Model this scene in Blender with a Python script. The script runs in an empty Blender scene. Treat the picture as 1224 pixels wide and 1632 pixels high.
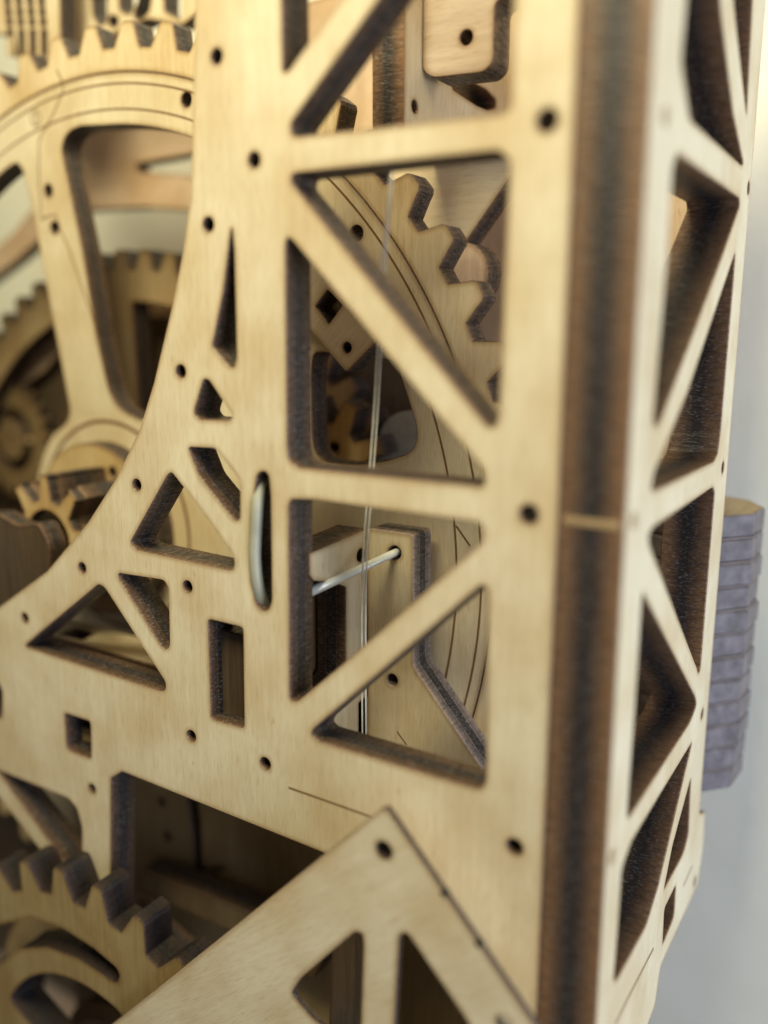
import bpy, bmesh, math, random
from mathutils import Matrix, Vector
random.seed(4)
SC = bpy.context.scene
COL = SC.collection
MM = 0.001                       # every table below is in millimetres; X right along the front, Y into the clock, Z up

# ------------------------------------------------------------------ camera
cam_d = bpy.data.cameras.new('camera')
cam = bpy.data.objects.new('camera', cam_d); COL.objects.link(cam)
cam_d.sensor_fit = 'HORIZONTAL'; cam_d.sensor_width = 36.0; cam_d.lens = 36.0*1374/1224
cam_d.clip_start = 0.002; cam_d.clip_end = 20.0
_r = [[0.8476213, -0.1070401, 0.5196928], [0.5306003, 0.1686734, -0.83067], [0.0012566, 0.9798427, 0.1997667]]
_l = [26.3814, -64.3569, 14.1686]
M4 = Matrix(_r).to_4x4(); M4.translation = Vector(_l)*MM
cam.matrix_world = M4
cam_d.dof.use_dof = True; cam_d.dof.focus_distance = 0.095; cam_d.dof.aperture_fstop = 11.5
cam_d.dof.aperture_blades = 0
SC.camera = cam

# ------------------------------------------------------------------ light
SC.view_settings.view_transform = 'Standard'; SC.view_settings.look = 'None'
SC.view_settings.exposure = 0.0; SC.view_settings.gamma = 1.0
W = bpy.data.worlds.new('World'); SC.world = W; W.use_nodes = True
W.node_tree.nodes['Background'].inputs[0].default_value = (1.0, 0.92, 0.80, 1)
W.node_tree.nodes['Background'].inputs[1].default_value = 0.08

def area(name, loc, target, size, power, color):
    d = bpy.data.lights.new(name, 'AREA'); d.shape = 'RECTANGLE'; d.size, d.size_y = size[0]*MM, size[1]*MM
    d.energy = power; d.color = color
    o = bpy.data.objects.new(name, d); COL.objects.link(o); o.location = Vector(loc)*MM
    o.rotation_euler = (Vector(target)-Vector(loc)).to_track_quat('-Z', 'Y').to_euler()
    return o
area('window_light', (320, -95, -15), (0, 30, -30), (190, 400), 1.55, (0.71, 0.83, 1.0))
area('ceiling_lamp', (-24, -85, 172), (-38, 0, 105), (90, 90), 0.72, (1.0, 0.92, 0.58))

# ------------------------------------------------------------------ materials
def nt(name):
    m = bpy.data.materials.new(name); m.use_nodes = True
    n = m.node_tree.nodes; l = m.node_tree.links
    return m, n, l, n['Principled BSDF']
def ramp(n, stops):
    r = n.new('ShaderNodeValToRGB'); e = r.color_ramp.elements
    while len(e) < len(stops): e.new(0.5)
    for k, (p, c) in enumerate(stops): e[k].position = p; e[k].color = (*c, 1)
    return r
def attr(n, name):
    a = n.new('ShaderNodeAttribute'); a.attribute_name = name; return a
def ply_face(name, light, dark, rough=0.55):
    m, n, l, b = nt(name)
    a = attr(n, 'guv')
    oi = n.new('ShaderNodeObjectInfo')
    off = n.new('ShaderNodeVectorMath'); off.operation = 'MULTIPLY_ADD'
    cx = n.new('ShaderNodeCombineXYZ'); l.new(oi.outputs['Random'], cx.inputs[0]); l.new(oi.outputs['Random'], cx.inputs[1])
    l.new(cx.outputs[0], off.inputs[0]); off.inputs[1].default_value = (90, 170, 0); l.new(a.outputs['Vector'], off.inputs[2])
    def noise(sx, sy, detail):
        mp = n.new('ShaderNodeMapping'); mp.inputs['Scale'].default_value = (sx, sy, 1); l.new(off.outputs[0], mp.inputs[0])
        t = n.new('ShaderNodeTexNoise'); t.inputs['Scale'].default_value = 1.0; t.inputs['Detail'].default_value = detail
        l.new(mp.outputs[0], t.inputs[0]); return t
    broad = noise(0.16, 0.035, 3); grain = noise(1.7, 0.09, 5); fine = noise(7.0, 0.5, 3); blot = noise(0.10, 0.09, 2)
    r0 = ramp(n, [(0.33, dark), (0.60, light)])
    mix1 = n.new('ShaderNodeMath'); mix1.operation = 'MULTIPLY_ADD'; mix1.inputs[1].default_value = 0.55
    l.new(grain.outputs[0], mix1.inputs[0])
    sc_b = n.new('ShaderNodeMath'); sc_b.operation = 'MULTIPLY'; sc_b.inputs[1].default_value = 0.45
    l.new(broad.outputs[0], sc_b.inputs[0]); l.new(sc_b.outputs[0], mix1.inputs[2])
    l.new(mix1.outputs[0], r0.inputs[0])
    fl = ramp(n, [(0.30, (0.62, 0.52, 0.40)), (0.50, (1, 1, 1))]); l.new(fine.outputs[0], fl.inputs[0])
    mul = n.new('ShaderNodeMix'); mul.data_type = 'RGBA'; mul.blend_type = 'MULTIPLY'; mul.inputs[0].default_value = 0.38
    l.new(r0.outputs[0], mul.inputs[6]); l.new(fl.outputs[0], mul.inputs[7])
    bl = ramp(n, [(0.36, (0.84, 0.75, 0.62)), (0.6, (1, 1, 1))]); l.new(blot.outputs[0], bl.inputs[0])
    mul2 = n.new('ShaderNodeMix'); mul2.data_type = 'RGBA'; mul2.blend_type = 'MULTIPLY'; mul2.inputs[0].default_value = 0.8
    l.new(mul.outputs[2], mul2.inputs[6]); l.new(bl.outputs[0], mul2.inputs[7])
    spk = noise(1.1, 0.35, 2); sr = ramp(n, [(0.70, (1, 1, 1)), (0.80, (0.74, 0.60, 0.44))]); l.new(spk.outputs[0], sr.inputs[0])
    ms = n.new('ShaderNodeMix'); ms.data_type = 'RGBA'; ms.blend_type = 'MULTIPLY'; ms.inputs[0].default_value = 0.8
    l.new(mul2.outputs[2], ms.inputs[6]); l.new(sr.outputs[0], ms.inputs[7]); mul2 = ms
    # laser scorch that creeps a few tenths of a millimetre in from every cut edge
    bv = n.new('ShaderNodeBevel'); bv.samples = 4; bv.inputs['Radius'].default_value = 0.0010
    ge = n.new('ShaderNodeNewGeometry'); dt = n.new('ShaderNodeVectorMath'); dt.operation = 'DOT_PRODUCT'
    l.new(bv.outputs[0], dt.inputs[0]); l.new(ge.outputs['True Normal'], dt.inputs[1])
    hr = ramp(n, [(0.74, (0.42, 0.28, 0.15)), (0.965, (0.76, 0.63, 0.46)), (0.9997, (1, 1, 1))]); l.new(dt.outputs['Value'], hr.inputs[0])
    mul3 = n.new('ShaderNodeMix'); mul3.data_type = 'RGBA'; mul3.blend_type = 'MULTIPLY'
    hs = n.new('ShaderNodeMath'); hs.operation = 'MULTIPLY'; hs.inputs[1].default_value = 2.0; hs.use_clamp = True
    l.new(blot.outputs[0], hs.inputs[0]); l.new(hs.outputs[0], mul3.inputs[0])
    l.new(mul2.outputs[2], mul3.inputs[6]); l.new(hr.outputs[0], mul3.inputs[7])
    l.new(mul3.outputs[2], b.inputs['Base Color'])
    b.inputs['Roughness'].default_value = rough
    bp = n.new('ShaderNodeBump'); bp.inputs['Strength'].default_value = 0.12; bp.inputs['Distance'].default_value = 0.0001
    l.new(grain.outputs[0], bp.inputs['Height']); l.new(bp.outputs[0], b.inputs['Normal'])
    return m
def char_edge(name, outer, core, glint=0.10, glint_cut=0.62, lines=True):
    # laser cut plywood edge: scorched brown outer plies, black core ply, sooty streaks across the thickness
    m, n, l, b = nt(name)
    pw = attr(n, 'pw'); a = attr(n, 'guv')
    def noise(sc, detail):
        mp = n.new('ShaderNodeMapping'); mp.inputs['Scale'].default_value = sc; l.new(a.outputs['Vector'], mp.inputs[0])
        t = n.new('ShaderNodeTexNoise'); t.inputs['Scale'].default_value = 1.0; t.inputs['Detail'].default_value = detail
        l.new(mp.outputs[0], t.inputs[0]); return t
    wob = noise((0.5, 0.5, 0.25), 3); st = noise((3.0, 3.0, 0.7), 4)
    ad = n.new('ShaderNodeMath'); ad.operation = 'MULTIPLY_ADD'; ad.inputs[1].default_value = 0.22
    sb = n.new('ShaderNodeMath'); sb.operation = 'SUBTRACT'; sb.inputs[1].default_value = 0.11
    ad.inputs[1].default_value = 0.10; sb.inputs[1].default_value = 0.05
    l.new(wob.outputs[0], ad.inputs[0]); l.new(pw.outputs['Fac'], ad.inputs[2]); l.new(ad.outputs[0], sb.inputs[0])
    mid = tuple(0.45*o+0.55*c for o, c in zip(outer, core))
    r = ramp(n, [(0.0, tuple(1.9*v for v in outer)), (0.10, outer), (0.27, mid), (0.315, outer), (0.345, core), (0.50, tuple(1.5*v for v in core)), (0.65, core), (0.685, outer), (0.73, mid), (0.92, outer)])
    if not lines:
        n.remove(r)
        r = ramp(n, [(0.0, tuple(1.4*v for v in outer)), (0.16, outer), (0.30, mid), (0.43, core), (0.58, core), (0.72, mid), (0.86, outer), (1.0, outer)])
    l.new(sb.outputs[0], r.inputs[0])
    rs = ramp(n, [(0.32, (0.58, 0.55, 0.53)), (0.58, (1.15, 1.1, 1.1))]); l.new(st.outputs[0], rs.inputs[0])
    mul = n.new('ShaderNodeMix'); mul.data_type = 'RGBA'; mul.blend_type = 'MULTIPLY'; mul.inputs[0].default_value = 0.9
    l.new(r.outputs[0], mul.inputs[6]); l.new(rs.outputs[0], mul.inputs[7])
    fk = noise((9, 9, 2.2), 3); fr = ramp(n, [(glint_cut-0.06, (0, 0, 0)), (glint_cut+0.06, (1, 1, 1))]); l.new(fk.outputs[0], fr.inputs[0])
    fs = n.new('ShaderNodeMath'); fs.operation = 'MULTIPLY'; fs.inputs[1].default_value = min(1, glint*3); l.new(fr.outputs[0], fs.inputs[0])
    am = n.new('ShaderNodeMix'); am.data_type = 'RGBA'; l.new(fs.outputs[0], am.inputs[0]); l.new(mul.outputs[2], am.inputs[6]); am.inputs[7].default_value = (0.42, 0.39, 0.38, 1)  # pale flecks paint glints of window light into the char
    l.new(am.outputs[2], b.inputs['Base Color'])
    rr = ramp(n, [(0.35, (0.62,)*3), (0.65, (0.36,)*3)]); l.new(st.outputs[0], rr.inputs[0]); l.new(rr.outputs[0], b.inputs['Roughness'])
    bp = n.new('ShaderNodeBump'); bp.inputs['Strength'].default_value = 0.6; bp.inputs['Distance'].default_value = 0.0002
    l.new(st.outputs[0], bp.inputs['Height']); l.new(bp.outputs[0], b.inputs['Normal'])
    return m
def plain(name, color, rough=0.5, metal=0.0, nscale=900, namt=0.25):
    m, n, l, b = nt(name)
    tc = n.new('ShaderNodeTexCoord'); t = n.new('ShaderNodeTexNoise'); t.inputs['Scale'].default_value = nscale; t.inputs['Detail'].default_value = 4
    l.new(tc.outputs['Object'], t.inputs[0])
    r = ramp(n, [(0.3, tuple(c*(1-namt) for c in color)), (0.7, color)]); l.new(t.outputs[0], r.inputs[0])
    l.new(r.outputs[0], b.inputs['Base Color']); b.inputs['Roughness'].default_value = rough; b.inputs['Metallic'].default_value = metal
    return m
BIRCH = ply_face('birch_ply', (0.72, 0.62, 0.445), (0.635, 0.525, 0.355))
GOLD = ply_face('golden_ply', (0.62, 0.46, 0.24), (0.48, 0.33, 0.15))
HONEY = ply_face('honey_ply', (0.72, 0.585, 0.385), (0.58, 0.44, 0.25))
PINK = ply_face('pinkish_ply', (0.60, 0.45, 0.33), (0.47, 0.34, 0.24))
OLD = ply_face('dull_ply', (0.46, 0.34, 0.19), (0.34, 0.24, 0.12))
CHAR = char_edge('charred_edge', (0.080, 0.045, 0.025), (0.018, 0.014, 0.014))
CHARB = char_edge('thick_charred_edge', (0.145, 0.078, 0.038), (0.022, 0.016, 0.016), lines=False)
LITCHAR = char_edge('lit_charred_edge', (0.22, 0.17, 0.145), (0.022, 0.019, 0.02), 0.10, 0.60)  # char paled and flecked in colour, as if the window caught it
DARKCHAR = char_edge('dark_charred_edge', (0.028, 0.017, 0.014), (0.010, 0.008, 0.009), 0.05, 0.68)
BURN = plain('engraved_burn', (0.20, 0.10, 0.035), 0.8)
PIN = plain('pin_wood', (0.40, 0.27, 0.14), 0.6)
TAN = ply_face('tan_shade_ply', (0.38, 0.28, 0.13), (0.27, 0.185, 0.075))  # darker tan; the lower wheel's shade is mixed into the colour
ROSE = ply_face('rosy_shade_ply', (0.43, 0.34, 0.27), (0.34, 0.26, 0.20))  # pinkish ply darkened in colour, for the block standing in shade
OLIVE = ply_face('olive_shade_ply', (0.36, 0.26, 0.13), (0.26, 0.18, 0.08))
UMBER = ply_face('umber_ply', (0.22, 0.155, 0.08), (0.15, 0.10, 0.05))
SHADECHAR = ply_face('shade_char_ply', (0.11, 0.075, 0.045), (0.05, 0.035, 0.024))  # near-black ply: char on the tenon, painted shade on the other parts
STEEL = plain('steel_wire', (0.40, 0.375, 0.28), 0.50, 0.10, 300, 0.25)
RODS = plain('bright_steel', (0.92, 0.93, 0.88), 0.28, 0.2, 300, 0.1)
LINE = plain('nylon_line', (0.93, 0.92, 0.90), 0.25)
BLACKHOLE = plain('char_and_hole_shade', (0.03, 0.022, 0.018), 0.7)  # char on the tab stubs, painted darkness behind the brace hole

# ------------------------------------------------------------------ builders
def link(o, parent, at):
    COL.objects.link(o)
    o.location = Vector(at)*MM
    if parent is not None:
        o.parent = parent; o.location = Vector(at)*MM - world(parent)
    return o
def world(o):
    v = o.location.copy()
    while o.parent is not None: o = o.parent; v += o.location
    return v
def thing(name, at, label, cat, group=None):
    o = bpy.data.objects.new(name, None); o.empty_display_size = 0.004
    link(o, None, at); return tag(o, label, cat, group)
def tag(o, label=None, cat=None, group=None, kind=None):
    if label: o['label'] = label
    if cat: o['category'] = cat
    if group: o['group'] = group
    if kind: o['kind'] = kind
    return o
def circle(cx, cy, r, n=24, a0=0.0):
    return [(cx+r*math.cos(a0+2*math.pi*k/n), cy+r*math.sin(a0+2*math.pi*k/n)) for k in range(n)]
def arc(cx, cy, r, a, b, n=24):
    return [(cx+r*math.cos(math.radians(a+(b-a)*k/n)), cy+r*math.sin(math.radians(a+(b-a)*k/n))) for k in range(n+1)]
def smooth(pts, r=0.45):
    # round every corner of an outline with a short quadratic bend of at most r millimetres
    out = []; n = len(pts)
    for i in range(n):
        p0, p, p1 = Vector(pts[i-1]), Vector(pts[i]), Vector(pts[(i+1) % n])
        a, b = p0-p, p1-p
        la, lb = a.length, b.length
        if la < 1e-6 or lb < 1e-6: continue
        if a.angle(b) > math.radians(168): out.append(tuple(p)); continue
        t = min(r, 0.45*la, 0.45*lb)
        s, e = p+a/la*t, p+b/lb*t
        for k in range(4):
            f = k/3; out.append(tuple(s*(1-f)**2 + p*2*f*(1-f) + e*f*f))
    return out
def gear_outline(cx, cy, tip, root, n, phase, duty=0.5, sharp=0.55):
    # phase is the angle in degrees of the middle of one gap
    out = []; st = 360.0/n; hg = (1-duty)/2
    prof = [(-hg*0.60, root), (hg*0.60, root), (hg*1.12, root+(tip-root)*0.62), (hg*1.30, root+(tip-root)*0.88),
            (0.5-duty*sharp*0.42, tip*0.997+root*0.003), (0.5-duty*sharp*0.2, tip), (0.5+duty*sharp*0.2, tip), (0.5+duty*sharp*0.42, tip*0.997+root*0.003),
            (1-hg*1.30, root+(tip-root)*0.88), (1-hg*1.12, root+(tip-root)*0.62)]
    for k in range(n):
        for f, r in prof:
            a = math.radians(phase+(k+f)*st); out.append((cx+r*math.cos(a), cy+r*math.sin(a)))
    return out
def plate(name, outline, holes, axis, d, t, parent=None, face=None, edge=None, grain=90.0, bevel=0.10):
    """laser cut sheet. axis 'Y': front face on the plane Y=d, thickness runs into the clock, outline is (X,Z).
    axis 'X': face on the plane X=d looking right, thickness runs left, outline is (Y,Z). axis 'Z': top face at Z=d, outline (X,Y)."""
    cu = bpy.data.curves.new(name, 'CURVE'); cu.dimensions = '2D'; cu.fill_mode = 'BOTH'
    for pts in [outline]+list(holes):
        s = cu.splines.new('POLY'); s.points.add(len(pts)-1); s.use_cyclic_u = True
        for q, (x, y) in zip(s.points, pts): q.co = (x, y, 0, 1)
    cu.extrude = t/2-bevel; cu.bevel_depth = bevel; cu.bevel_resolution = 0; cu.offset = -bevel
    tmp = bpy.data.objects.new(name, cu)
    me = bpy.data.meshes.new_from_object(tmp); me.name = name
    bpy.data.objects.remove(tmp); bpy.data.curves.remove(cu)
    us = [p[0] for p in outline]; vs = [p[1] for p in outline]
    c2 = ((min(us)+max(us))/2, min(vs))
    at = {'Y': (c2[0], d, c2[1]), 'X': (d, c2[0], c2[1]), 'Z': (c2[0], (min(vs)+max(vs))/2, d)}[axis]
    ga = math.radians(grain-90); ca, sa = math.cos(ga), math.sin(ga)
    me.attributes.new('guv', 'FLOAT_VECTOR', 'POINT'); me.attributes.new('pw', 'FLOAT', 'POINT')
    guv = me.attributes['guv']; pw = me.attributes['pw']
    for k, v in enumerate(me.vertices):
        u, w, z = v.co; dep = t/2-z
        guv.data[k].vector = (u*ca+w*sa, -u*sa+w*ca, dep); pw.data[k].value = dep/t
        q = {'Y': (u, d+dep, w), 'X': (d-dep, u, w), 'Z': (u, w, d-dep)}[axis]
        v.co = tuple((a-b)*MM for a, b in zip(q, at))
    me.materials.clear(); me.materials.append(face or BIRCH); me.materials.append(edge or CHAR)
    me.update()
    ax = {'Y': 1, 'X': 0, 'Z': 2}[axis]
    for p in me.polygons:
        p.use_smooth = False
        p.material_index = 0 if abs(p.normal[ax]) > 0.95 else 1
    return link(bpy.data.objects.new(name, me), parent, at)
def tube(name, path, r, parent=None, mat=None, seg=10, taper=None):
    bm = bmesh.new(); rings = []; P = [Vector(p) for p in path]; o = P[0]
    up = Vector((0.3, 0.2, 0.9))
    for i, p in enumerate(P):
        d = (P[min(i+1, len(P)-1)]-P[max(i-1, 0)]).normalized()
        a = d.cross(up).normalized(); b = d.cross(a)
        rr = r*(taper[i] if taper else 1)
        rings.append([bm.verts.new((p-o+a*rr*math.cos(2*math.pi*k/seg)+b*rr*math.sin(2*math.pi*k/seg))*MM) for k in range(seg)])
    for A, B in zip(rings, rings[1:]):
        for k in range(seg): bm.faces.new((A[k], A[(k+1) % seg], B[(k+1) % seg], B[k])).smooth = True
    bm.faces.new(rings[0]); bm.faces.new(rings[-1])
    bmesh.ops.recalc_face_normals(bm, faces=bm.faces)
    me = bpy.data.meshes.new(name); bm.to_mesh(me); bm.free(); me.materials.append(mat or STEEL)
    return link(bpy.data.objects.new(name, me), parent, tuple(o))
def spline(pts, n=8):
    P = [Vector(p) for p in pts]; out = []
    for i in range(len(P)-1):
        a, b, c, d = P[max(i-1, 0)], P[i], P[i+1], P[min(i+2, len(P)-1)]
        for k in range(n):
            t = k/n
            out.append(0.5*((2*b)+(c-a)*t+(2*a-5*b+4*c-d)*t*t+(3*b-a-3*c+d)*t**3))
    return out+[P[-1]]
def groove(name, pts, width, axis, d, parent, closed=False):
    # a laser engraved line: a scorched ribbon that stands a hair proud of the sheet (0.03 mm), 0.02 mm thick
    P = [Vector(p) for p in pts]; n = len(P); bm = bmesh.new(); L = []
    at = {'Y': (P[0][0], d, P[0][1]), 'X': (d, P[0][0], P[0][1])}[axis]
    def m3(q, k):
        w = {'Y': (q[0], d-k, q[1]), 'X': (d+k, q[0], q[1])}[axis]
        return tuple((a-b)*MM for a, b in zip(w, at))
    for i, p in enumerate(P):
        a = P[i-1] if (i or closed) else p; b = P[(i+1) % n] if (i < n-1 or closed) else p
        t = (b-a).normalized(); nn = Vector((-t[1], t[0]))*width/2
        L.append([bm.verts.new(m3(p+nn*s, k)) for s, k in ((-1, 0.005), (-0.8, 0.03), (0.8, 0.03), (1, 0.005))])
    for i in range(n if closed else n-1):
        A, B = L[i], L[(i+1) % n]
        for k in range(3): bm.faces.new((A[k], A[k+1], B[k+1], B[k]))
    me = bpy.data.meshes.new(name); bm.to_mesh(me); bm.free(); me.materials.append(BURN)
    return link(bpy.data.objects.new(name, me), parent, at)
def box(name, lo, hi, parent=None, mat=None):
    bm = bmesh.new(); c = [(a+b)/2 for a, b in zip(lo, hi)]; s = [(b-a) for a, b in zip(lo, hi)]
    bmesh.ops.create_cube(bm, size=1.0, matrix=Matrix.Diagonal((*[v*MM for v in s], 1)))
    bmesh.ops.bevel(bm, geom=list(bm.edges), offset=0.06*MM, segments=1, affect='EDGES')
    me = bpy.data.meshes.new(name); bm.to_mesh(me); bm.free(); me.materials.append(mat or PIN)
    return link(bpy.data.objects.new(name, me), parent, tuple(c))
def cyl(name, a, b, r, parent, mat, seg=40, flat=False, mat2=None):
    bm = bmesh.new(); A, B = Vector(a), Vector(b); d = (B-A)
    bmesh.ops.create_cone(bm, cap_ends=True, segments=seg, radius1=r*MM, radius2=r*MM, depth=d.length*MM,
                          matrix=d.to_track_quat('Z', 'Y').to_matrix().to_4x4())
    bmesh.ops.bevel(bm, geom=[e for e in bm.edges if e.calc_face_angle(0) > 1.2], offset=0.12*MM, segments=1, affect='EDGES')
    me = bpy.data.meshes.new(name)
    for f in bm.faces:
        f.smooth = (not flat) and abs(f.normal.dot(d.normalized())) < 0.3
        f.material_index = 1 if (mat2 and abs(f.normal.dot(d.normalized())) > 0.9) else 0
    bm.to_mesh(me); bm.free(); me.materials.append(mat)
    if mat2: me.materials.append(mat2)
    return link(bpy.data.objects.new(name, me), parent, tuple((A+B)/2))
T = 3.9                          # ply thickness

# ------------------------------------------------------------------ the wall behind the clock
WALL_Y = 72.0
def wall():
    m, n, l, b = nt('painted_wall')
    tc = n.new('ShaderNodeTexCoord')
    t = n.new('ShaderNodeTexNoise'); t.inputs['Scale'].default_value = 90; t.inputs['Detail'].default_value = 6; l.new(tc.outputs['Object'], t.inputs[0])
    t2 = n.new('ShaderNodeTexNoise'); t2.inputs['Scale'].default_value = 700; t2.inputs['Detail'].default_value = 4; l.new(tc.outputs['Object'], t2.inputs[0])
    r = ramp(n, [(0.3, (0.82, 0.80, 0.70)), (0.7, (0.87, 0.85, 0.75))]); l.new(t.outputs[0], r.inputs[0]); l.new(r.outputs[0], b.inputs['Base Color'])
    b.inputs['Roughness'].default_value = 0.75
    bp = n.new('ShaderNodeBump'); bp.inputs['Strength'].default_value = 0.22; bp.inputs['Distance'].default_value = 0.0004
    l.new(t2.outputs[0], bp.inputs['Height']); l.new(bp.outputs[0], b.inputs['Normal'])
    me = bpy.data.meshes.new('wall'); X, Z = 1.2, 1.2
    me.from_pydata([(-X, 0, -Z), (X, 0, -Z), (X, 0, Z), (-X, 0, Z), (-X, .05, -Z), (X, .05, -Z), (X, .05, Z), (-X, .05, Z)], [],
                   [(0, 1, 2, 3), (5, 4, 7, 6), (1, 5, 6, 2), (4, 0, 3, 7), (3, 2, 6, 7), (4, 5, 1, 0)])
    me.materials.append(m)
    o = bpy.data.objects.new('wall', me); link(o, None, (0, WALL_Y, 0)); tag(o, kind='structure')
wall()

# ------------------------------------------------------------------ the clock frame
frame = thing('clock_frame', (-40, 2, -80), 'pale birch plywood clock frame of pierced truss panels with charred laser cut edges', 'clock frame')

# front panel -------------------------------------------------------
outline = [(-33.72,52.89),(-34.45,44.35),(-35.60,31.49),(-36.12,26.98),(-37.33,22.37),(-39.02,17.48),(-42.29,9.44),(-44.84,4.37),(-48.86,-1.15),(-54.22,-6.90),(-62.37,-13.95),(-72.58,-20.17),(-86.38,-27.28),(-89.30,-44.15),(-82.50,-44.44),(-77.29,-48.28),(-68.58,-53.89),(-64.23,-56.74),(-59.78,-59.70),(-55.02,-58.92),(-53.20,-38.88),(-51.07,-37.35),(-40.09,-37.55),(-30.86,-37.71),(-21.60,-37.83),(-15.45,-38.12),(-11.80,-40.08),(-1.41,-52.01)]
outline += [(2.5, -68), (2.5, 56)]
win = [smooth(p) for p in (
    [(-24.23,48.28),(-24.35,36.86),(-23.93,36.70),(-18.42,41.22),(-12.33,45.64)],
    [(-23.63,32.42),(-23.45,31.47),(-22.82,31.35),(-3.34,30.78),(-2.68,31.18),(-2.65,43.50),(-9.64,45.05)],
    [(-23.53,28.29),(-3.52,28.15),(-2.61,27.29),(-2.97,7.99),(-3.27,6.90),(-3.94,6.97),(-23.69,27.52)],
    [(-24.47,22.30),(-24.23,22.94),(-23.60,22.58),(-9.99,8.98),(-5.97,5.07),(-4.13,3.16),(-4.09,1.89),(-23.51,1.95),(-24.55,2.48),(-24.75,3.67)],
    [(-24.74,-1.88),(-24.42,-1.23),(-21.72,-1.01),(-4.53,-1.26),(-4.11,-1.64),(-4.08,-2.72),(-10.75,-9.19),(-18.27,-16.48),(-24.23,-21.95),(-25.11,-22.02)],
    [(-4.04,-6.61),(-3.50,-6.86),(-3.20,-24.42),(-3.55,-25.31),(-4.28,-25.59),(-21.79,-25.54),(-22.48,-25.11),(-22.16,-24.42)],
    [(-30.86,24.33),(-30.65,22.05),(-30.76,12.12),(-31.13,11.15),(-31.69,11.20),(-33.90,13.17),(-33.61,13.90),(-32.17,18.35)],
    [(-35.16,9.95),(-34.49,9.85),(-31.58,6.49),(-31.93,5.98),(-36.16,5.89),(-36.73,6.50)],
    [(-37.74,2.90),(-34.00,3.03),(-30.88,0.03),(-31.04,-3.96),(-31.72,-4.17),(-36.32,-0.06)],
    [(-40.36,0.12),(-38.29,-1.76),(-32.54,-7.42),(-31.91,-8.32),(-32.21,-9.37),(-32.81,-9.45),(-46.51,-9.08),(-47.26,-8.46),(-41.05,-0.47)],
    [(-49.54,-12.35),(-42.32,-12.06),(-41.69,-12.74),(-41.96,-19.59),(-42.58,-20.08),(-43.25,-19.85),(-49.49,-13.01)],
    [(-52.99,-14.15),(-52.05,-14.46),(-42.86,-24.09),(-43.03,-25.11),(-44.03,-25.26),(-68.02,-24.75),(-65.25,-22.71)],
    [(-35.92,-15.37),(-31.10,-15.39),(-31.39,-26.64),(-36.06,-26.80)],
    [(-61.13,-32.27),(-56.31,-32.16),(-56.69,-37.19),(-61.19,-37.14)],
    [(-78.30,-31.28),(-74.43,-31.32),(-73.86,-32.08),(-74.46,-36.26),(-79.09,-36.49)],
    [(-76.73,-44.43),(-61.72,-44.18),(-60.22,-45.04),(-59.51,-47.46),(-60.38,-55.87),(-62.06,-55.39),(-64.60,-53.25)],
)]
slot = smooth([(-28.57,0.86),(-27.76,1.30),(-27.14,0.92),(-26.97,-1.11),(-27.16,-11.88),(-27.60,-12.88),(-28.42,-13.15),(-29.23,-12.69),(-29.64,-10.44),(-29.55,-5.85),(-29.16,-1.96)], 0.6)
pin = [circle(u, v, r, 20) for (u, v), r in zip(
    [(0.33,29.85),(-0.00,-0.00),(-0.24,-30.01),(-27.88,29.88),(-28.58,-29.97),(-32.01,39.21),(-33.79,24.63),(-38.32,10.63),(-45.72,-1.78),(-55.79,-12.60),(-67.51,-20.88),(-38.75,-12.21),(-39.23,-29.61),(-56.87,-41.32)],
    [0.80, 0.78, 0.75, 0.66, 0.66, 0.66, 0.66, 0.64, 0.62, 0.62, 0.60, 0.64, 0.64, 0.58])]
fp = plate('front_panel', outline, win+[slot]+pin, 'Y', 0, T, frame)
tag(fp, 'large front truss panel with round cut out at its left')
groove('engraved_line', [(-25.53,-31.81),(-22.29,-31.82),(-18.79,-31.85),(-15.28,-31.90)], 0.22, 'Y', 0, fp)

# right side panel --------------------------------------------------
sx, st = 7.85, 5.3
so = [(0.02, 100), (0.02, -72)]
so += [(19.91,-59.55),(22.62,-59.19),(24.03,-55.18),(38.93,-55.68),(42.42,-55.69),(44.14,-51.01),(43.47,-45.81),(39.72,-44.19)]
so += [(39.6, -43), (39.6, 100)]
so[1] = (0.02, -84); so.insert(2, (16, -84))
sw = [smooth(p, 0.5) for p in (
    [(7.71,42.67),(8.22,39.02),(7.74,34.63),(11.59,31.29),(33.48,31.30),(34.77,31.50),(27.66,35.00),(20.10,41.05),(16.12,45.54)],
    [(21.35,47.32),(24.71,43.38),(29.29,39.90),(34.40,36.06),(33.30,42.77),(32.02,50.96)],
    [(8.21,28.12),(33.89,28.09),(34.53,27.43),(28.02,22.12),(8.37,7.26),(7.29,6.89),(6.22,7.44),(7.41,21.73),(7.21,26.81)],
    [(34.16,22.78),(34.30,20.07),(33.79,3.97),(33.29,1.84),(31.63,1.15),(8.58,1.53),(6.97,1.77),(7.45,3.02),(17.20,9.05)],
    [(8.18,-1.75),(32.06,-1.76),(33.28,-2.50),(33.07,-22.97),(32.15,-23.03),(30.81,-21.76),(7.73,-3.19),(6.93,-2.22)],
    [(6.28,-6.91),(31.47,-25.72),(32.50,-27.02),(29.74,-27.92),(6.84,-27.85),(6.03,-27.63),(5.86,-26.75),(6.24,-17.40)],
    [(31.67,-31.23),(25.57,-37.20),(19.92,-42.64),(15.84,-44.68),(6.10,-44.08),(4.85,-43.39),(5.20,-38.11),(5.24,-32.26),(7.85,-31.01)],
    [(32.55,-36.09),(33.73,-44.04),(31.62,-45.28),(22.74,-44.77),(25.48,-40.89)],
    [(28.78,-47.81),(29.08,-52.08),(24.15,-52.46),(23.75,-47.70)],
)]
spin = [circle(u, v, 0.62, 18) for u, v in [(38.51,29.69),(36.73,-0.17),(36.22,-29.54),(40.11,-53.97)]]
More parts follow.
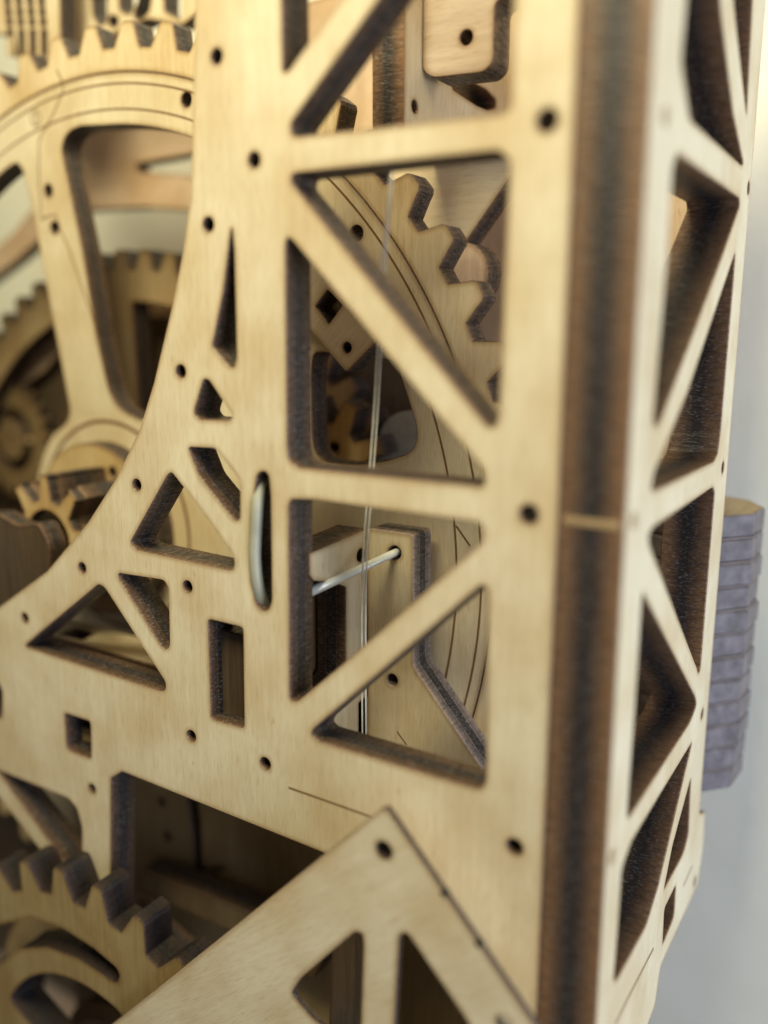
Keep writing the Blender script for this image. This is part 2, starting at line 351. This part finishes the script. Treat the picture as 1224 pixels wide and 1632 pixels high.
sp = plate('side_panel', so, sw+spin, 'X', sx, st, frame, edge=CHARB)
tag(sp, 'narrow right hand truss panel with thick dark front edge')
for u, v in [(4.14,30.05),(2.33,-0.04),(1.82,-29.12)]:
    pl = plate('wooden_pin', circle(u, v, 0.75, 18), [], 'X', sx+0.10, 0.8, sp, PIN, PIN, bevel=0.03)
groove('engraved_line', [(6.45,-49.20),(10.25,-49.28),(19.70,-50.03)], 0.35, 'X', sx, sp)
groove('engraved_line', [(33.14,-50.47),(37.60,-50.32)], 0.25, 'X', sx, sp)
box('tab_stub', (2.9, -0.04, -0.42), (7.4, 0.3, 0.18), sp, PIN)

# bracket behind the lower windows ------------------------------------
bo = [(-24.19,-6.61),(-18.66,-6.64),(-18.52,-21.56),(-9.63,-31.67),(-8.09,-38.61),(-32.68,-46.79)]
bo[0] = (bo[0][0], bo[1][1]); bo[0] = (-24.6, bo[1][1]); bo[-1] = (-24.6, bo[-2][1])
bh = [circle(u, v, 0.80, 20) for u, v in [(-21.01,-8.97)]]+[circle(u, v, 0.72, 20) for u, v in [(-21.28,-23.79)]]
br = plate('bracket_plate', smooth(bo, 0.5), bh, 'Y', 13.6, T, frame, edge=LITCHAR)
tag(br, 'inner bracket plate with charred right edge coloured as if catching window light')
groove('engraved_line', [(-20.59,-29.85),(-19.34,-31.13)], 0.18, 'Y', 13.6, br)
zt = bo[1][1]
bs = plate('bracket_side', smooth([(3.0, zt-0.6), (13.55, zt), (13.55, -33), (3.0, -33), (3.0, -26.0)]+[(9.23,-22.55),(9.36,-12.38),(6.59,-11.14),(3.64,-10.29)]+[(3.0, -9.6)], 0.25),
           [smooth(p, 0.2) for p in ([(11.81,-26.62),(14.03,-26.53),(14.02,-31.21),(11.77,-30.83)],)]
           + [circle(u, v, 0.72, 20) for u, v in [(12.32,-9.47)]], 'X', -24.6, T, frame)
tag(bs, 'bracket wall with a tall slot running back from the front panel')

plate('slot_backing', [(4.0, -10), (13.4, -10), (13.4, -33), (4.0, -33)], [], 'X', -28.9, 1.5, frame, UMBER)  # added plate that catches light so the slot reads brown, not black
# little diamond pierced plate
dp = plate('lever_plate', smooth([(-39.63,20.21),(-32.58,14.36),(-28.19,10.22),(-24.09,13.70),(-21.13,16.16),(-24.24,18.78),(-32.36,25.96),(-39.32,29.10)], 0.4),
      [smooth([(-30.61,19.14),(-28.70,17.44),(-30.49,15.51),(-32.26,17.43)], 0.15)]+[circle(u, v, 0.55) for u, v in [(-28.08,12.94)]], 'Y', 15.0, 3.2, frame, grain=45)
tag(dp, 'small plate with a diamond shaped hole')

# shelf inside the frame
plate('shelf', [(-76, 6.4), (-50, 6.4), (-50, 12.6), (-76, 12.6)], [smooth([(-71.5, 7.6), (-66.5, 7.6), (-67.5, 10.4), (-71.5, 10.4)], 0.3)], 'Z', -26.0, T, frame, grain=0)

# inner side plate, white in the window light, and the block on it
ip = plate('inner_side_plate', smooth([(17.5, 50.6), (17.5, 35.0), (46, 35.0), (46, 60), (21, 60), (18.5, 53)], 0.5),
      [smooth([(27.62,42.03),(32.91,43.17),(36.80,43.21),(39.69,42.64),(39.56,41.75),(37.45,41.03),(34.35,40.95),(28.25,41.33)], 0.4)]+[circle(u, v, 0.62) for u, v in [(19.73,37.79)]], 'X', -22.48, T, frame, edge=CHARB)
tag(ip, 'inner plate that faces the window')
bl = smooth([(-22.4, 60), (-22.4, 41.6), (-21.2, 40.7), (-15.2, 40.4), (-14.2, 41.2), (-14.2, 46.7), (-12.4, 47.2), (-12.4, 60)], 0.7)
bk = plate('stepped_block', bl, [circle(-17.3, 43.96, 0.72)], 'Y', 21.1, T, frame, ROSE, CHAR, grain=0)
tag(bk, 'stepped plate with rounded lower corner and one pin hole')

# rear plates
rp = plate('rear_plate', smooth([(-66, 60), (-66, 21), (-100, 20), (-122, 9), (-200, -5), (-200, -140), (2.0, -140), (2.0, 60)], 0.5),
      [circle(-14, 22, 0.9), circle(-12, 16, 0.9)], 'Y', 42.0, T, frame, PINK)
tag(rp, 'back plate of the frame in shade')
bf = plate('rear_shade_sheet', smooth([(-58, 16), (-100, 18), (-120, 5), (-190, -5), (-190, -130), (-58, -130)], 1.0), [], 'Y', 40.2, 1.5, frame, SHADECHAR, DARKCHAR)  # added sheet whose near-black colour stands for the unlit interior
tag(bf, 'dark sheet added deep inside to stand for shade')
up = plate('rear_strut', smooth([(-38.16,38.62),(-15.45,36.61),(-16.07,32.35),(-22.25,24.68),(-26.28,21.36),(-38.29,21.77)], 0.5), [], 'Y', 31.0, T, frame, BIRCH, grain=0)
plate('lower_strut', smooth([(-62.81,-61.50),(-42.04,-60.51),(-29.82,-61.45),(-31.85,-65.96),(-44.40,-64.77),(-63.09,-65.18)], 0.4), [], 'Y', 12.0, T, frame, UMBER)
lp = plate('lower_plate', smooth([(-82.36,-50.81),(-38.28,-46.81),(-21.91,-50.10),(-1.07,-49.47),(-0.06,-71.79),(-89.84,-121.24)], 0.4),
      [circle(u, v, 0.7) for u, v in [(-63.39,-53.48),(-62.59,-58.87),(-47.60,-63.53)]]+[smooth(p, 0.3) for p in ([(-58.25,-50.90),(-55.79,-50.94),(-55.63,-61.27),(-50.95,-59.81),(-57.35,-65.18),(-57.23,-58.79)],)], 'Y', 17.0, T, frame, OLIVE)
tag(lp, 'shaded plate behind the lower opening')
post = plate('inner_post', smooth([(-23.53,-47.68),(-18.87,-45.87),(-19.61,-68.63),(-24.92,-71.44)], 0.3), [], 'Y', 5.0, T, frame, SHADECHAR)  # post coloured near black to stand for the shade behind the brace

# corner brace laid over the lower front
bo2 = smooth([(-10.92,-27.07),(-10.26,-26.74),(4.87,-42.70),(7.34,-45.69),(-62.90,-82.86),(-53.11,-71.69)], 0.5)
bw = [smooth(p, 0.6) for p in ([(-13.70,-40.47),(-12.85,-40.32),(-12.72,-41.46),(-13.36,-56.65),(-14.25,-57.12),(-16.46,-53.19),(-19.05,-52.43),(-21.54,-50.83),(-20.38,-48.57)], [(-8.90,-39.03),(-8.31,-38.40),(-7.85,-38.47),(-1.88,-44.55),(0.95,-49.07),(-9.65,-54.68),(-9.33,-47.99)])]
bp_ = plate('corner_brace', bo2, bw+[circle(u, v, 0.85) for u, v in [(-10.52,-30.96)]]+[circle(u, v, 0.7) for u, v in [(1.54,-43.22)]], 'Y', -5.3, 0.7, frame, grain=40, bevel=0.05)
tag(bp_, 'pointed corner brace with two slanted windows lying over the front panel')
for (u, v) in [(-4.44,-33.01),(-1.05,-36.53)]:
    plate('tab_stub', circle(u, v, 0.32, 12), [], 'Y', -5.36, 0.6, bp_, BLACKHOLE, BLACKHOLE, bevel=0.03)

for (u, v) in [(-11.02,-31.57)]:
    plate('brace_hole_shade', circle(u, v, 1.15, 16), [], 'Y', -4.56, 0.5, bp_, BLACKHOLE, BLACKHOLE, bevel=0.05)  # dark disc added behind the hole so it looks deep and unlit
# charred tenons of the cross boards, sunk in their slots
tn = plate('tenon', smooth([(-37.34,-17.10),(-32.75,-17.09),(-33.09,-27.69),(-37.52,-27.91)], 0.3), [], 'Y', 1.9, 6.0, fp, SHADECHAR, DARKCHAR)
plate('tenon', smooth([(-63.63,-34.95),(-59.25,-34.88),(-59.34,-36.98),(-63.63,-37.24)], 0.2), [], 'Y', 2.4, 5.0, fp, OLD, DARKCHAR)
# fretwork at the top left of the frame
fret = [smooth(p, 0.15) for p in (
    [(-99.83,69.84),(-98.51,69.40),(-98.90,66.02),(-100.23,66.45)],
    [(-100.15,65.91),(-98.82,65.49),(-99.00,63.60),(-100.34,64.02)],
    [(-100.24,63.65),(-98.90,63.23),(-98.96,62.19),(-100.31,62.60)],
    [(-100.20,62.23),(-98.86,61.82),(-98.93,60.77),(-100.27,61.18)],
    [(-100.19,60.63),(-98.84,60.23),(-99.27,56.56),(-100.62,56.95)],
    [(-97.16,69.30),(-95.86,68.87),(-96.23,65.52),(-97.54,65.94)],
    [(-97.45,65.40),(-96.15,64.99),(-96.32,63.12),(-97.63,63.53)],
    [(-97.53,63.16),(-96.21,62.75),(-96.27,61.72),(-97.59,62.12)],
    [(-97.49,61.76),(-96.17,61.35),(-96.23,60.32),(-97.55,60.71)],
    [(-97.47,60.17),(-96.15,59.78),(-96.55,56.14),(-97.88,56.52)],
    [(-94.53,68.77),(-93.26,68.34),(-93.61,65.02),(-94.89,65.44)],
    [(-94.81,64.91),(-93.53,64.50),(-93.69,62.64),(-94.97,63.05)],
    [(-94.87,62.68),(-93.58,62.28),(-93.64,61.26),(-94.93,61.66)],
    [(-94.82,61.29),(-93.53,60.89),(-93.59,59.87),(-94.88,60.26)],
    [(-94.80,59.72),(-93.51,59.33),(-93.88,55.73),(-95.19,56.11)],
    [(-91.96,68.25),(-90.71,67.83),(-91.04,64.54),(-92.29,64.94)],
    [(-92.21,64.42),(-90.95,64.01),(-91.10,62.18),(-92.37,62.58)],
    [(-92.27,62.21),(-91.00,61.82),(-91.05,60.80),(-92.32,61.20)],
    [(-92.21,60.84),(-90.95,60.44),(-91.00,59.43),(-92.27,59.81)],
    [(-92.18,59.28),(-90.92,58.90),(-91.27,55.33),(-92.55,55.70)])]
ft = plate('fretwork_panel', smooth([(-109.20,77.05),(-86.62,72.05),(-88.33,53.15),(-98.13,54.60),(-98.76,59.15),(-111.47,63.09)], 0.4), fret, 'Y', 28.0, 3.0, frame)
tag(ft, 'fretwork panel of small slots at the top left')
sc = plate('scroll_panel', smooth([(-94.25,75.88),(-63.74,69.12),(-64.27,59.08),(-69.18,57.52),(-75.99,59.52),(-80.00,58.94),(-86.24,58.51),(-92.57,56.11),(-96.44,56.70)], 0.4),
      [smooth(p, 0.6) for p in ([(-94.10,70.64),(-91.94,70.20),(-92.21,59.49),(-94.52,57.50),(-95.48,58.38)], [(-86.79,67.45),(-83.86,66.03),(-84.33,60.97),(-86.09,60.06),(-87.61,61.89),(-87.63,64.60)], [(-84.01,61.44),(-81.88,60.72),(-82.54,59.46),(-84.41,60.12)], [(-81.50,68.09),(-76.83,67.14),(-77.73,62.34),(-79.72,60.68),(-81.79,61.73)], [(-76.57,63.79),(-74.48,64.22),(-75.53,60.45),(-77.70,59.48),(-78.95,60.38)], [(-72.07,66.18),(-68.44,65.44),(-69.14,58.17),(-72.51,59.91)])], 'Y', 34.0, 3.0, frame)
tag(sc, 'scroll cut panel behind the wheel teeth')

# ------------------------------------------------------------------ big wheel behind the front panel
GX, GZ, GY = -72.45, -12.98, 19.0
wheel = thing('toothed_wheel', (GX, GY, GZ-66.5), 'large birch wheel with sixty teeth and engraved rings behind the front panel', 'gear wheel')
oA = [(-78.18,39.14),(-77.49,40.60),(-75.95,41.54),(-73.75,41.76)]
oA += arc(GX, GZ, 54.4, 87, 64, 12)
oA += [(GX+24*math.cos(math.radians(58)), GZ+24*math.sin(math.radians(58)))]
oA += [(-65.04,2.65),(-67.97,3.46),(-70.18,4.42),(-71.66,6.65),(-73.44,14.02),(-75.15,25.71)]
oB = [(-88.04,38.55),(-86.90,37.43),(-85.18,30.88),(-84.14,24.41),(-82.59,16.07),(-80.23,3.25),(-81.27,1.53)]
oB += arc(GX, GZ, 17.6, 134, 195, 9) + [(GX-36, GZ-10), (GX-44, GZ+10)]
oB += arc(GX, GZ, 54.0, 148, 109, 14)
oC = [(-24.23,11.49),(-22.65,7.38),(-21.49,4.30),(-21.48,2.54),(-22.36,1.28),(-25.44,0.19),(-30.05,-0.69),(-33.77,-0.76),(-35.53,0.33),(-35.97,1.98),(-36.20,9.46),(-35.59,12.41)]
whole = [circle(u, v, 0.85, 20) for u, v in [(-54.39,42.51),(-81.57,34.17),(-80.79,29.14),(-29.44,25.39)]]
gr = plate('toothed_rim', gear_outline(GX, GZ, 66.6, 63.6, 60, 1.7, 0.50), [circle(GX, GZ, 60.72, 240)], 'Y', GY, 3.3, wheel, HONEY)
tag(gr, 'honey coloured rim with blunt teeth')
gp = plate('wheel_plate', circle(GX, GZ, 60.68, 240), [smooth(oA, 1.0), smooth(oB, 1.0), smooth(oC, 1.0)]+whole, 'Y', GY, 3.3, wheel, BIRCH)
for r_ in (59.35, 56.3):
    groove('engraved_ring', arc(GX, GZ, r_, -60, 180, 150), 0.26, 'Y', GY, gp)
groove('engraved_ring', circle(GX, GZ, 15.2, 60), 0.55, 'Y', GY, gp, True)
for pts in ([(-78.06,49.41),(-77.29,48.20),(-76.94,46.66),(-78.29,45.10),(-80.40,42.95),(-82.17,41.69),(-82.85,40.61),(-83.28,37.17),(-83.41,33.82),(-83.54,30.43)], [(-83.54,30.43),(-82.12,30.76),(-80.45,30.98),(-79.38,28.47),(-77.92,25.85),(-73.77,16.00)], [(-16.33,-6.41),(-14.58,-8.47)]):
    groove('engraved_line', pts, 0.24, 'Y', GY, gp)
# the engraved circled 2 of the assembly mark
(mu, mv), = [(-83.13,43.93)]
groove('engraved_mark', circle(mu, mv, 1.05, 24), 0.2, 'Y', GY, gp, True)
groove('engraved_mark', [(mu+0.62*a, mv+0.62*b) for a, b in ((-0.5, 0.45), (-0.3, 0.85), (0.1, 0.95), (0.45, 0.7), (0.4, 0.25), (-0.1, -0.3), (-0.5, -0.85), (0.55, -0.85))], 0.2, 'Y', GY, gp)
hub = plate('hub_disc', circle(GX, GZ, 12.4, 48), [circle(u, v, 0.7) for u, v in [(-67.89,-4.29)]], 'Y', 15.6, 3.3, wheel, GOLD)
tag(hub, 'golden hub disc')

# pinion in front of the hub: two toothed sheets
PXc, PZc = -69.9, -12.4
pin_g = thing('pinion', (PXc, 9, PZc-10), 'small golden pinion with blunt teeth in front of the wheel hub', 'pinion')
plate('pinion_plate', gear_outline(PXc, PZc, 8.8, 5.6, 9, 70, 0.42, 0.9), [circle(PXc, PZc, 4.2)], 'Y', 6.0, 1.6, pin_g, GOLD, CHAR)
plate('pinion_plate', gear_outline(PXc, PZc, 8.8, 5.6, 9, 72, 0.5, 0.9), [circle(PXc, PZc, 2.0)], 'Y', 7.7, 7.7, pin_g, GOLD, CHAR, bevel=0.1)
cap = plate('pinion_cap', smooth([(PXc-11, PZc-16), (PXc-11, PZc+3.0), (PXc-6, PZc+3.6), (PXc-2, PZc+2.4), (PXc+2.5, PZc+3.3), (PXc+4.2, PZc+0.8), (PXc+3.4, PZc-5), (PXc+1.0, PZc-9), (PXc-3, PZc-16)], 1.0), [], 'Y', 3.0, 2.8, pin_g, SHADECHAR, CHAR)
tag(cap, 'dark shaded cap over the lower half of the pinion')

# second wheel, deep inside at the left
G2X, G2Z, G2Y = -84.0, -31.0, 34.0
w2 = thing('toothed_wheel', (G2X, G2Y, G2Z-58), 'dim brown wheel deep inside, seen between the spokes of the large wheel', 'gear wheel')
h2 = []
for a0, a1 in ((67, 88.5), (101, 168)):
    h2.append(smooth(arc(G2X, G2Z, 50.5, a0, a1, 16)+arc(G2X, G2Z, 19, a1-4, a0+4, 10), 2.0))
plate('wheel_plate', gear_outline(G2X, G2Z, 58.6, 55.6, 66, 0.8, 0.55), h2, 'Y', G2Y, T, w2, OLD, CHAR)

cyl('arbor', (G2X, 30, G2Z), (G2X, 42, G2Z), 2.2, w2, UMBER)
cyl('arbor', (GX, 16.5, GZ), (GX, 41.5, GZ), 2.2, wheel, UMBER)
# curved click lever inside the second wheel
lv = plate('click_lever', smooth([(-130.88,1.51),(-125.44,11.25),(-118.05,16.46),(-114.20,13.62),(-113.83,10.80),(-110.36,12.74),(-106.32,17.47),(-105.98,11.44),(-110.93,8.01),(-116.73,5.34),(-120.96,1.90),(-126.25,-8.08),(-132.41,-8.52)], 0.8), [], 'Y', 38.2, 1.6, None, PINK, CHAR)
tag(lv, 'curved dull plywood lever behind the left wheel opening, beneath the dim brown wheel', 'lever')

# small idle wheel beside the lever
ix, iz = [(-120.25,-5.15)][0]
iw = thing('toothed_wheel', (ix, 37, iz-10), 'small dark wheel half hidden left of the large wheel hub', 'gear wheel')
plate('wheel_plate', gear_outline(ix, iz, 11.5, 9.6, 24, 0, 0.5), [circle(ix, iz, 6.0, 32)], 'Y', 36.6, 1.5, iw, UMBER, CHAR)
plate('hub_disc', circle(ix, iz, 4.0, 28), [circle(ix, iz, 0.8)], 'Y', 36.4, 1.9, iw, UMBER, CHAR)
cyl('spoke', (ix-6.2, 37.4, iz), (ix+6.2, 37.4, iz), 0.6, iw, PIN)
# dial ring arc far behind, pinkish in the shade
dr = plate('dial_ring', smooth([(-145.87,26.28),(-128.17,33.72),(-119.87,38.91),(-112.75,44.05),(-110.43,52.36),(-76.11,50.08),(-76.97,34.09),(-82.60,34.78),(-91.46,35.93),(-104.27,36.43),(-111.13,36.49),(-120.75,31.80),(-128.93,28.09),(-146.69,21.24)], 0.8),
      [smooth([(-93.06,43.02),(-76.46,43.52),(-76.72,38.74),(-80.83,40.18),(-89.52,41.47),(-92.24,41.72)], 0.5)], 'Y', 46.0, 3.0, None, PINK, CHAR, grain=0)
tag(dr, 'pinkish curved ring segment with a slot, far behind the large wheel', 'ring')

# small pinion seen through the opening at the middle
p2x, p2z = [(-38.83,-2.01)][0]
pn2 = thing('pinion', (p2x, 26, p2z-8), 'small golden pinion with a pin hole, low in the wheel opening behind the nylon line', 'pinion')
plate('pinion_plate', gear_outline(p2x, p2z, 8.6, 5.2, 8, 42, 0.5, 0.9), [circle(u, v, 0.65) for u, v in [(-37.70,0.12)]], 'Y', 26.0, T, pn2, GOLD, CHAR)
drum = thing('winding_drum', (-31, 34, -8), 'pale grey drum with a dark band behind the right edge of the wheel opening', 'drum')

dx, dz = [(-29.20,0.25)][0]
cyl('drum_core', (dx, 31.8, dz), (dx, 38, dz), 3.6, drum, PINK)
cyl('drum_flange', (dx, 30.2, dz), (dx, 31.7, dz), 4.6, drum, plain('grey_ply', (0.42, 0.40, 0.34), 0.6))

plate('drum_shade_disc', circle(dx-4, dz+2, 15, 48), [], 'Y', 38.2, 2.0, drum, SHADECHAR, CHAR)  # added disc, its dark colour stands for shade behind the wheel opening
# small disc behind the right hand teeth
ddx, ddz = [(-19.71,21.13)][0]
sd = plate('spacer_disc', circle(ddx, ddz, 3.4, 32), [], 'Y', 25.5, T, None, PINK, CHAR)
tag(sd, 'small round spacer disc half hidden behind the right hand wheel teeth', 'disc')

# ------------------------------------------------------------------ lower left wheel
LX, LZ, LY = -55.06, -85.04, -4.4
w3 = thing('toothed_wheel', (LX, LY, LZ-37), 'shaded wheel with pointed teeth and curved slots at the bottom left', 'gear wheel')
s1 = [(-81.86,-69.43),(-72.36,-63.80),(-65.31,-59.95),(-58.70,-58.94),(-52.99,-59.33),(-49.04,-60.33),(-48.35,-61.24),(-49.02,-62.67),(-50.16,-62.92),(-51.60,-62.68),(-56.32,-62.34),(-62.41,-63.29),(-68.61,-66.18),(-73.30,-70.42),(-83.30,-78.30)]
s2 = arc(LX, LZ, 19.3, 70, 150, 14)+arc(LX, LZ, 10.3, 145, 75, 10)
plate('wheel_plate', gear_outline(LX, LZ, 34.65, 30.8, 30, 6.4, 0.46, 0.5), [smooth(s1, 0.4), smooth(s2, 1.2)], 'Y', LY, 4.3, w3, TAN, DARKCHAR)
b2 = plate('backing_ring', circle(-63.4, -94.5, 29.5, 64), [circle(-63.4, -94.5, 23.5, 48)], 'Y', 7.0, T, w3, OLD, CHAR)
plate('hub_disc', circle(-63, -92.5, 12, 40), [], 'Y', 6.0, T, w3, OLD, CHAR)

# ------------------------------------------------------------------ nylon line and bent wire
cord = thing('nylon_line', tuple([(-21.60,8.00,-32.55)][0]), 'thin doubled clear nylon line hanging down behind the front windows', 'line')
for off in (0.0, 0.42):
    pts = [(-17.85,8.00,33.16),(-18.38,8.00,27.74),(-19.21,8.00,19.82),(-20.00,8.00,7.82),(-20.85,8.00,-1.75),(-21.41,8.00,-7.75),(-21.61,8.00,-15.98),(-21.60,8.00,-32.55)]
    pts = [(x+off*(0.35+0.65*min(1, max(0, (45-z)/45))), y+off*0.2, z) for x, y, z in pts]
    tube('strand', spline(pts, 6), 0.085, cord, LINE, 8)
wire = [(-22.17,17.00,-9.49),(-21.01,13.60,-8.97),(-23.20,9.00,-10.34),(-25.56,4.90,-11.76),(-29.10,4.60,-13.71),(-30.27,3.60,-14.33),(-29.51,1.60,-13.24),(-29.38,0.55,-10.87),(-29.43,0.25,-7.84),(-29.25,0.25,-5.21),(-29.06,0.45,-2.02),(-29.38,1.50,0.21),(-30.21,3.00,0.58),(-31.62,5.00,0.46)]
wr = thing('bent_wire', (-27, 4, -12), 'bent steel wire bowing through the front slot and into the bracket hole', 'wire')
path = spline(wire, 8)
cut = 8*4
tube('wire_rod', path[:cut+1], 0.50, wr, RODS, 16, [0.72+0.4*k/cut for k in range(cut+1)])
tube('wire_bow', path[cut-1:], 0.66, wr, STEEL, 14)

# ------------------------------------------------------------------ stack of discs hanging at the right
WX, WY, WTOP = 2.75, 48.0, -6.6
wt = thing('weight', (WX, WY, WTOP-38), 'many sided stack of charred plywood discs hanging beside the pale wall', 'weight')
def stack_char():
    m, n, l, b = nt('charred_stack')
    tc = n.new('ShaderNodeTexCoord')
    t = n.new('ShaderNodeTexNoise'); t.inputs['Scale'].default_value = 600; t.inputs['Detail'].default_value = 5; l.new(tc.outputs['Object'], t.inputs[0])
    oi = n.new('ShaderNodeObjectInfo'); va = n.new('ShaderNodeVectorMath'); va.operation = 'ADD'
    cx = n.new('ShaderNodeCombineXYZ'); l.new(oi.outputs['Random'], cx.inputs[0]); l.new(oi.outputs['Random'], cx.inputs[2])
    l.new(tc.outputs['Object'], va.inputs[0]); l.new(cx.outputs[0], va.inputs[1]); l.new(va.outputs[0], t.inputs[0])
    r = ramp(n, [(0.3, (0.080, 0.064, 0.072)), (0.75, (0.195, 0.165, 0.185))]); l.new(t.outputs[0], r.inputs[0]); l.new(r.outputs[0], b.inputs['Base Color'])
    b.inputs['Roughness'].default_value = 0.42
    return m
SCH = stack_char(); SEAM = plain('stack_seam', (0.16, 0.12, 0.11), 0.6)
n_d = 12; hd = 36.0/n_d
for k in range(n_d):
    z1 = WTOP-k*hd
    dd = plate('disc', circle(WX+random.uniform(-.15, .15), WY+random.uniform(-.15, .15), 8.4+random.uniform(-.06, .06), 10, math.radians(14+random.uniform(-1.5, 1.5))), [], 'Z', z1, hd-0.25, wt, OLD if k == 0 else SCH, SCH, bevel=0.22)
    seam = plate('seam', circle(WX, WY, 8.25, 10, math.radians(14)), [], 'Z', z1-hd+0.27, 0.3, wt, SEAM, SEAM, bevel=0.02) if k < n_d-1 else None
